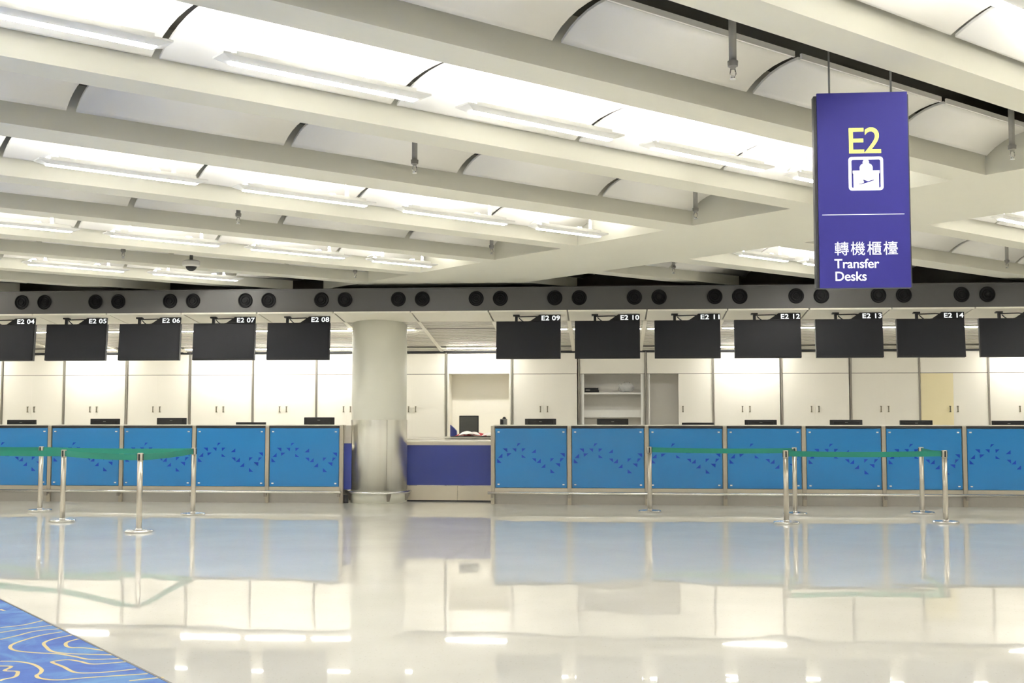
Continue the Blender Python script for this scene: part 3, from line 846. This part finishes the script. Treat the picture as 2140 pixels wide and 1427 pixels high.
for x, zt, s in MON:
    if m0 is None: m0 = make_monitor(); m0.location = (x, 18.95, zt - 0.5); o = m0
    else: o = dup(m0, (x, 18.95, zt - 0.5), 0)
    # stand height differs: the neck and foot reach the worktop
    for ch in o.children:
        dz = 0.812 - (zt - 0.5)
        if ch.name.startswith('foot'): ch.location.z = dz
        if ch.name.startswith('neck'): ch.location.z = 0.0; ch.scale.z = (0.35 - dz) / 0.35; ch.location.z = dz
    low = ', mostly hidden' if zt < 1.3 else ''
    tag(o, 'black monitor back on the counter below the %s%s' % (NAME[s], low), 'monitor', 'staff monitors behind the counters')

# indigo low desk in the gap
ld = empty('low_desk', (-3.250, 18.80, 0)); w = 1.425
MB().box(0.0, w, 0.0, 0.04, 0.262, 0.912).build('front_panel', M['indigo'], ld)
MB().box(0.0, w, -0.004, 0.04, 0.912, 0.962).build('top_band', M['kick'], ld)
MB().box(0.0, w, -0.01, 0.75, 0.962, 0.985).build('top', M['counter_top'], ld)
k_ = MB(); k_.box(0.0, 0.83, 0.0, 0.04, 0.02, 0.255); k_.box(0.838, w, 0.0, 0.04, 0.02, 0.255); k_.build('kick_plate', M['kick'], ld)
MB().box(0.0, w, 0.02, 0.04, 0.0, 0.02).build('plinth', M['dark'], ld)
MB().box(0.02, 0.05, 0.04, 0.72, 0.0, 0.96).box(w - 0.05, w - 0.02, 0.04, 0.72, 0.0, 0.96).build('side_panel', M['carcass'], ld)
tag(ld, 'low indigo-fronted desk with steel base between the two counter runs', 'desk')

# ------------------------------------------------------------------ column
col = empty('column', (-3.686, 18.655, 0))
MB().lathe([(0.444, 0.0), (0.444, 3.2)], 64).build('shaft', M['column'], col)
MB().lathe([(0.456, 0.205), (0.456, 1.325), (0.446, 1.327)], 64).build('steel_cladding', M['steel_clad'], col)
MB().box(0.205, 0.211, -0.415, -0.405, 0.205, 1.325).build('cladding_seam', M['mullion'], col)
MB().lathe([(0.452, 0.0), (0.452, 0.14), (0.446, 0.145)], 64).build('base', M['column'], col)
ring = MB(); ring.tube([(0.518 * math.cos(2 * math.pi * i / 64), 0.518 * math.sin(2 * math.pi * i / 64), 0.17) for i in range(64)], 0.021, 10, closed=True)
ring.build('guard_ring', M['chrome'], col)
for a in (-60, -170, -8, 60, 120):
    c_, s_ = math.cos(math.radians(a)), math.sin(math.radians(a))
    m_ = Matrix.Rotation(math.radians(a), 4, 'Z')
    b_ = MB(); b_.hexa([m_ @ Vector(p) for p in ((0.45, -0.02, 0.03), (0.47, -0.02, 0.03), (0.47, 0.02, 0.03), (0.45, 0.02, 0.03), (0.45, -0.03, 0.155), (0.53, -0.03, 0.155), (0.53, 0.03, 0.155), (0.45, 0.03, 0.155))])
    b_.build('bracket', M['mullion'], col)
tag(col, 'round cream column clad in brushed steel below with a chrome guard ring', 'column')

# ------------------------------------------------------------------ overhead black screens with number plates
def make_screen():
    r = empty('overhead_screen')
    W, H_ = 0.50, 0.585
    b = MB(); b.box(-W, W, 0.0, 0.07, -H_, 0.0); b.build('casing', M['bezel'], r, bevel=0.004)
    MB().box(-W + 0.012, W - 0.012, -0.003, 0.002, -H_ + 0.025, -0.012).build('display', M['screen'], r)
    MB().prism([(0.0, 0.0), (W + 0.0, 0.0), (W, 0.098), (0.17, 0.098), (0.03, 0.004)], 0.03, lambda a, b_, c: Vector((a, c - 0.004, b_))).build('number_plate', M['bezel'], r)
    a = MB(); a.box(-0.21, -0.17, 0.02, 0.06, 0.0, 0.13); a.box(-0.24, -0.14, 0.01, 0.08, 0.085, 0.11); a.tube([(-0.19, 0.04, 0.075), (0.1, 0.06, 0.085), (0.3, 0.04, 0.06)], 0.009, 6)
    a.tube([(-0.15, 0.04, 0.06), (-0.11, 0.04, 0.02), (-0.08, 0.04, 0.0)], 0.008, 6)
    a.build('mount_bracket', M['black'], r)
    return r
SCRS = [('E2 04', -9.645), ('E2 05', -8.45), ('E2 06', -7.241), ('E2 07', -6.028), ('E2 08', -4.829), ('E2 09', -1.198), ('E2 10', 0.021), ('E2 11', 1.244), ('E2 12', 2.455), ('E2 13', 3.674), ('E2 14', 4.878), ('E2 15', 6.091)]
s0_ = None
for s, x in SCRS:
    loc = (x, 17.87, 2.853)
    if s0_ is None:
        s0_ = make_screen(); o = s0_; base_children = list(o.children); o.location = loc
    else:
        o = s0_.copy(); C.objects.link(o); o.location = loc
        for ch in base_children:
            c = ch.copy(); C.objects.link(c); c.parent = o
    o.rotation_euler = (math.radians(-5), 0, 0)
    plate = [c for c in o.children if c.name.startswith('number_plate')][0]
    mt = Matrix.Translation((0.235, -0.005, 0.024)) @ FACE
    nn = text_mesh('counter_number', s, 0.102, M['num'], plate, Matrix.Identity(4), extrude=0.001, bold=0.0015, spacing=1.05)
    wx = max(v.co.x for v in nn.data.vertices) - min(v.co.x for v in nn.data.vertices)
    nn.data.transform(Matrix.Translation((0.197, -0.005, 0.013)) @ FACE @ Matrix.Diagonal((0.285 / wx, 1, 1, 1)))
    tag(o, 'black overhead %s with number plate %s' % (NAME[s], s), 'screen', 'overhead check-in screens')

# ------------------------------------------------------------------ stanchions with green belts
def make_stanchion():
    r = empty('queue_barrier_post')
    MB().lathe([(0.160, 0.0), (0.167, 0.006), (0.167, 0.018), (0.158, 0.028), (0.11, 0.034), (0.045, 0.038), (0.038, 0.05)], 40).build('base', M['chrome'], r)
    MB().lathe([(0.033, 0.025), (0.033, 0.845)], 24).build('pole', M['steel'], r)
    hd = MB(); hd.lathe([(0.035, 0.845), (0.035, 0.935), (0.031, 0.942), (0.0, 0.943)], 24); hd.build('head', M['steel'], r)
    sl = MB()
    for a in (0, 90, 180, 270):
        sl.box(0.031, 0.038, -0.010, 0.010, 0.853, 0.930, Matrix.Rotation(math.radians(a), 4, 'Z'))
    sl.build('belt_slots', M['black'], r)
    return r
ST = {'A': (-8.251, 16.412), 'B': (-7.132, 14.803), 'C': (-5.573, 13.54), 'D': (-5.79, 15.952),
      'E': (0.618, 16.963), 'F': (2.311, 15.298), 'G': (2.647, 16.718), 'H': (4.479, 17.028), 'I': (4.38, 15.534)}
SLAB = {'A': 'steel belt barrier post farthest left, standing back near the counters',
        'B': 'steel belt barrier post second from left, in front of the E2 05 counter',
        'C': 'steel belt barrier post nearest the camera, in front of the E2 06 counter',
        'D': 'steel belt barrier post at the right end of the left group',
        'E': 'steel belt barrier post standing alone at the left end of the right group',
        'F': 'steel belt barrier post in front of the E2 12 counter, nearer of the close pair',
        'G': 'steel belt barrier post just behind the nearer one, left of the E2 13 counter',
        'H': 'steel belt barrier post farther back in front of the E2 14 counter',
        'I': 'steel belt barrier post at far right, nearer the camera before the E2 14 counter'}
ang = {'A': 10, 'B': 30, 'C': 40, 'D': 20, 'E': 0, 'F': 78, 'G': 12, 'H': 5, 'I': 20}
posts = {}
st0 = None
for k, (x, y) in ST.items():
    if st0 is None: st0 = make_stanchion(); st0.location = (x, y, 0); o = st0; kids = list(o.children)
    else:
        o = st0.copy(); C.objects.link(o); o.location = (x, y, 0)
        for ch in kids:
            c = ch.copy(); C.objects.link(c); c.parent = o
    tag(o, SLAB[k], 'barrier post', 'queue barrier posts'); posts[k] = o
def belt(a, b_, z=0.90, h=0.048, sag=0.012):
    ax, ay = ST[a]
    bx_, by_ = ST[b_] if isinstance(b_, str) else b_
    d_ = Vector((bx_ - ax, by_ - ay, 0)); n = d_.normalized()
    p0 = n * 0.036; p1 = d_ - n * 0.036
    side = Vector((-n.y, n.x, 0)) * 0.0015
    mb = MB(); R_ = []
    for i in range(13):
        t = i / 12
        p = p0.lerp(p1, t); zz = z - sag * 4 * t * (1 - t)
        R_.append([mb.bm.verts.new(p + side * s_ + Vector((0, 0, zz + q))) for s_, q in ((-1, -h / 2), (1, -h / 2), (1, h / 2), (-1, h / 2))])
    for A, B in zip(R_, R_[1:]):
        for k in range(4): mb.bm.faces.new((A[k], B[k], B[(k + 1) % 4], A[(k + 1) % 4]))
    mb.bm.faces.new(R_[0]); mb.bm.faces.new(list(reversed(R_[-1])))
    mb.build('green_belt', M['belt'], posts[a])
belt('D', 'A', h=0.075, z=0.895); belt('C', 'D', h=0.075, z=0.892); belt('C', 'B', h=0.075, z=0.892); belt('B', (-10.6, 16.2), h=0.075, z=0.892); belt('A', (-10.6, 17.6), h=0.075, z=0.892)
belt('E', 'G', h=0.07, z=0.898); belt('G', 'F', h=0.07, z=0.898); belt('F', 'I', h=0.07, z=0.898); belt('I', 'H', h=0.07, z=0.898)
# two more posts of the left queue, just outside the frame, that hold the belt ends
for (x, y), lab in (((-10.6, 16.2), 'steel belt barrier post just beyond the left edge, nearer of the two there'), ((-10.6, 17.6), 'steel belt barrier post just beyond the left edge, farther of the two there')):
    o = st0.copy(); C.objects.link(o); o.location = (x, y, 0)
    for ch in kids:
        c = ch.copy(); C.objects.link(c); c.parent = o
    tag(o, lab, 'barrier post', 'queue barrier posts')

# ------------------------------------------------------------------ carpet
CARPET_LINES = [
    [(-3.85, 7.18), (-3.77, 7.31), (-3.69, 7.40), (-3.64, 7.47)],
    [(-3.73, 6.96), (-3.69, 7.09), (-3.65, 7.25), (-3.52, 7.35)],
    [(-3.47, 7.24), (-3.55, 7.10), (-3.58, 6.87), (-3.55, 6.74), (-3.46, 6.64), (-3.31, 6.59), (-3.17, 6.57), (-3.03, 6.50), (-2.92, 6.44), (-2.76, 6.47)],
    [(-3.35, 7.15), (-3.41, 7.01), (-3.41, 6.88), (-3.33, 6.75), (-3.23, 6.63), (-3.09, 6.58), (-2.84, 6.57)],
    [(-3.26, 7.02), (-3.28, 6.92), (-3.25, 6.83), (-3.19, 6.76), (-3.09, 6.75), (-2.94, 6.68)],
    [(-2.68, 6.40), (-2.84, 6.32), (-2.95, 6.38), (-3.04, 6.42), (-3.10, 6.37), (-3.08, 6.33), (-2.98, 6.24), (-2.85, 6.11), (-2.74, 6.11), (-2.64, 6.16), (-2.56, 6.22)],
    [(-3.40, 6.35), (-3.30, 6.35), (-3.18, 6.29), (-3.07, 6.17), (-3.03, 6.08), (-3.02, 6.02), (-2.97, 5.96), (-2.86, 5.93), (-2.72, 6.00), (-2.45, 6.11)],
    [(-3.34, 6.23), (-3.28, 6.23), (-3.26, 6.20), (-3.25, 6.12), (-3.18, 6.11), (-3.15, 6.07), (-3.12, 5.98), (-3.15, 5.92), (-3.15, 5.88)],
    [(-3.94, 7.35), (-3.84, 7.45), (-3.79, 7.62)],
    [(-4.31, 8.03), (-4.25, 7.98)],
    [(-2.48, 5.94), (-2.38, 6.01), (-2.33, 6.03)],
]
def smooth_line(pts, n=6):
    P_ = [Vector((x, y, 0)) for x, y in pts]
    P_ = [P_[0] * 2 - P_[1]] + P_ + [P_[-1] * 2 - P_[-2]]
    out = []
    for i in range(1, len(P_) - 2):
        p0, p1, p2, p3 = P_[i - 1:i + 3]
        for k in range(n):
            t = k / n
            out.append(0.5 * ((2 * p1) + (p2 - p0) * t + (2 * p0 - 5 * p1 + 4 * p2 - p3) * t * t + (3 * p1 - p0 - 3 * p2 + p3) * t ** 3))
    out.append(P_[-2])
    return out
ed = Vector((-2.289 + 4.544, 5.944 - 8.459, 0)).normalized()
nd = Vector((-abs(ed.y), -abs(ed.x), 0))          # into the carpet
q0 = Vector((-4.544, 8.459, 0)) - ed * 3.2
q1 = Vector((-2.289, 5.944, 0)) + ed * 8.0
cp = MB()
poly = [q0, q1, q1 + nd * 3.0, q0 + nd * 3.0]
def flatprism(mb, pts, z0, z1):
    lo = [mb.bm.verts.new((p.x, p.y, z0)) for p in pts]; hi = [mb.bm.verts.new((p.x, p.y, z1)) for p in pts]
    n = len(pts); fs = [mb.bm.faces.new(list(reversed(lo))), mb.bm.faces.new(hi)]
    for i in range(n): fs.append(mb.bm.faces.new((lo[i], lo[(i + 1) % n], hi[(i + 1) % n], hi[i])))
    mb._fin(fs)
flatprism(cp, poly, 0.0005, 0.008)
cp.mi = 1
def ribbon(mb, L_, w_):
    prev = None
    for i, p in enumerate(L_):
        d_ = (L_[min(i + 1, len(L_) - 1)] - L_[max(i - 1, 0)]); d_.normalize()
        s_ = Vector((-d_.y, d_.x, 0)) * w_
        a, b_ = mb.bm.verts.new((p.x + s_.x, p.y + s_.y, 0.0087)), mb.bm.verts.new((p.x - s_.x, p.y - s_.y, 0.0087))
        if prev:
            mb._fin([mb.bm.faces.new((prev[0], prev[1], b_, a))])
        prev = (a, b_)
for ln in CARPET_LINES: ribbon(cp, smooth_line(ln), 0.011)
carpet = cp.build('carpet', [M['carpet'], M['carpet_line']])
tag(carpet, 'blue carpet with cream contour lines in the bottom left corner', 'carpet')
tr = MB(); flatprism(tr, [q0, q1, q1 - nd * 0.014, q0 - nd * 0.014], 0.0, 0.010)
tr = tr.build('carpet_edging', M['carpet_trim']); tag(tr, 'thin metal edging strip between the blue carpet and the polished floor', 'edging')

# ------------------------------------------------------------------ hanging blue sign
sg = empty('hanging_sign', (1.518, 6.9, 2.133))
sg.rotation_euler = (0, 0, math.radians(0))
SW, SH = 0.262, 1.162
MB().box(-SW - 0.018, SW + 0.010, 0.012, 0.075, 0.0, SH - 0.012).build('frame', M['dark'], sg, bevel=0.003)
face = MB().box(-SW, SW, 0.0, 0.02, 0.0, SH).build('face', M['sign'], sg)
MB().box(-SW + 0.02, SW - 0.03, -0.0015, 0.001, 0.4315, 0.4345).build('dividing_line', M['sign_white'], face)
PX = 0.002655           # metres per photo pixel at the sign
def sp(px, py): return ((px - 1805.5) * PX, (600 - py) * PX)
def txt(name, s, px, py, hpx, m, bold=0.0, spacing=1.0, xs=1.0, cap=0.73):
    x, z = sp(px, py)
    size = hpx * PX / cap
    return text_mesh(name, s, size, m, face, Matrix.Translation((x, -0.001, z)) @ FACE @ Matrix.Diagonal((xs, 1, 1, 1)), extrude=0.0008, bold=bold, spacing=spacing)
txt('zone_letters', 'E2', 1770, 299, 60, M['sign_yellow'], bold=0.0012, spacing=0.92, xs=0.98)
txt('chinese_caption', '轉機櫃檯', 1739, 525, 30.5, M['sign_white'], spacing=1.16, xs=1.0, cap=0.93)
txt('caption', 'Transfer', 1739, 556, 21, M['sign_white'], bold=0.0008, spacing=0.98)
txt('caption', 'Desks', 1739, 584, 21, M['sign_white'], bold=0.0008, spacing=0.98)
pg = MB()
def sq(px0, py0, px1, py1, y0=-0.0015, y1=0.001):
    x0, z0 = sp(px0, py1); x1, z1 = sp(px1, py0); pg.box(x0, x1, y0, y1, z0, z1)
def sprism(pts, t=-0.0015):
    pg.prism([sp(*p) for p in pts], t, lambda a, b_, c: Vector((a, c, b_)))
# rounded square outline
def rr(px0, py0, px1, py1, r):
    o_ = []
    for cx_, cy_, a0 in ((px1 - r, py1 - r, 0), (px0 + r, py1 - r, 90), (px0 + r, py0 + r, 180), (px1 - r, py0 + r, 270)):
        for i in range(6):
            a = math.radians(a0 + 90 * i / 5); o_.append((cx_ + r * math.cos(a), cy_ + r * math.sin(a)))
    return o_
O_, I_ = rr(1773.5, 307.5, 1849, 383, 7), rr(1780, 314, 1843, 377.5, 3.5)
n = len(O_)
vo = [[pg.bm.verts.new(Vector((sp(*p)[0], y, sp(*p)[1]))) for p in O_] for y in (0.001, -0.0015)]
vi = [[pg.bm.verts.new(Vector((sp(*p)[0], y, sp(*p)[1]))) for p in I_] for y in (0.001, -0.0015)]
for i in range(n):
    j = (i + 1) % n
    pg.bm.faces.new((vo[1][i], vo[1][j], vi[1][j], vi[1][i])); pg.bm.faces.new((vo[0][i], vo[0][j], vo[1][j], vo[1][i])); pg.bm.faces.new((vi[0][i], vi[1][i], vi[1][j], vi[0][j]))
circ = [(1811.5 + 7 * math.cos(2 * math.pi * i / 20), 320 + 7 * math.sin(2 * math.pi * i / 20)) for i in range(20)]
sprism(circ)
sprism([(1798, 339), (1798, 330), (1801, 325), (1806, 322.5), (1818, 322.5), (1823, 325), (1826, 330), (1826, 339)])
sprism([(1782.5, 338.5), (1841, 338.5), (1841, 344), (1839.3, 346), (1839.3, 378), (1784, 378), (1784, 346), (1782.5, 344)])
pict = pg.build('desk_pictogram', M['sign_white'], face)
pg = MB()
sprism([(1795, 368.5), (1801, 368.0), (1807, 365), (1804.5, 358.5), (1811, 361), (1815, 362.5), (1829, 359), (1828, 361), (1816, 365), (1811, 366.5), (1802, 369.2), (1796, 369.5)], -0.0025)
pg.build('aeroplane_mark', M['sign'], pict)
for x in (-0.18, 0.18):
    MB().lathe([(0.006, SH - 0.02), (0.006, 1.62)], 10, (x, 0.045, 0)).build('suspension_rod', M['greyp'], sg)
tag(sg, 'tall indigo hanging sign reading E2 Transfer Desks with a desk pictogram', 'sign')
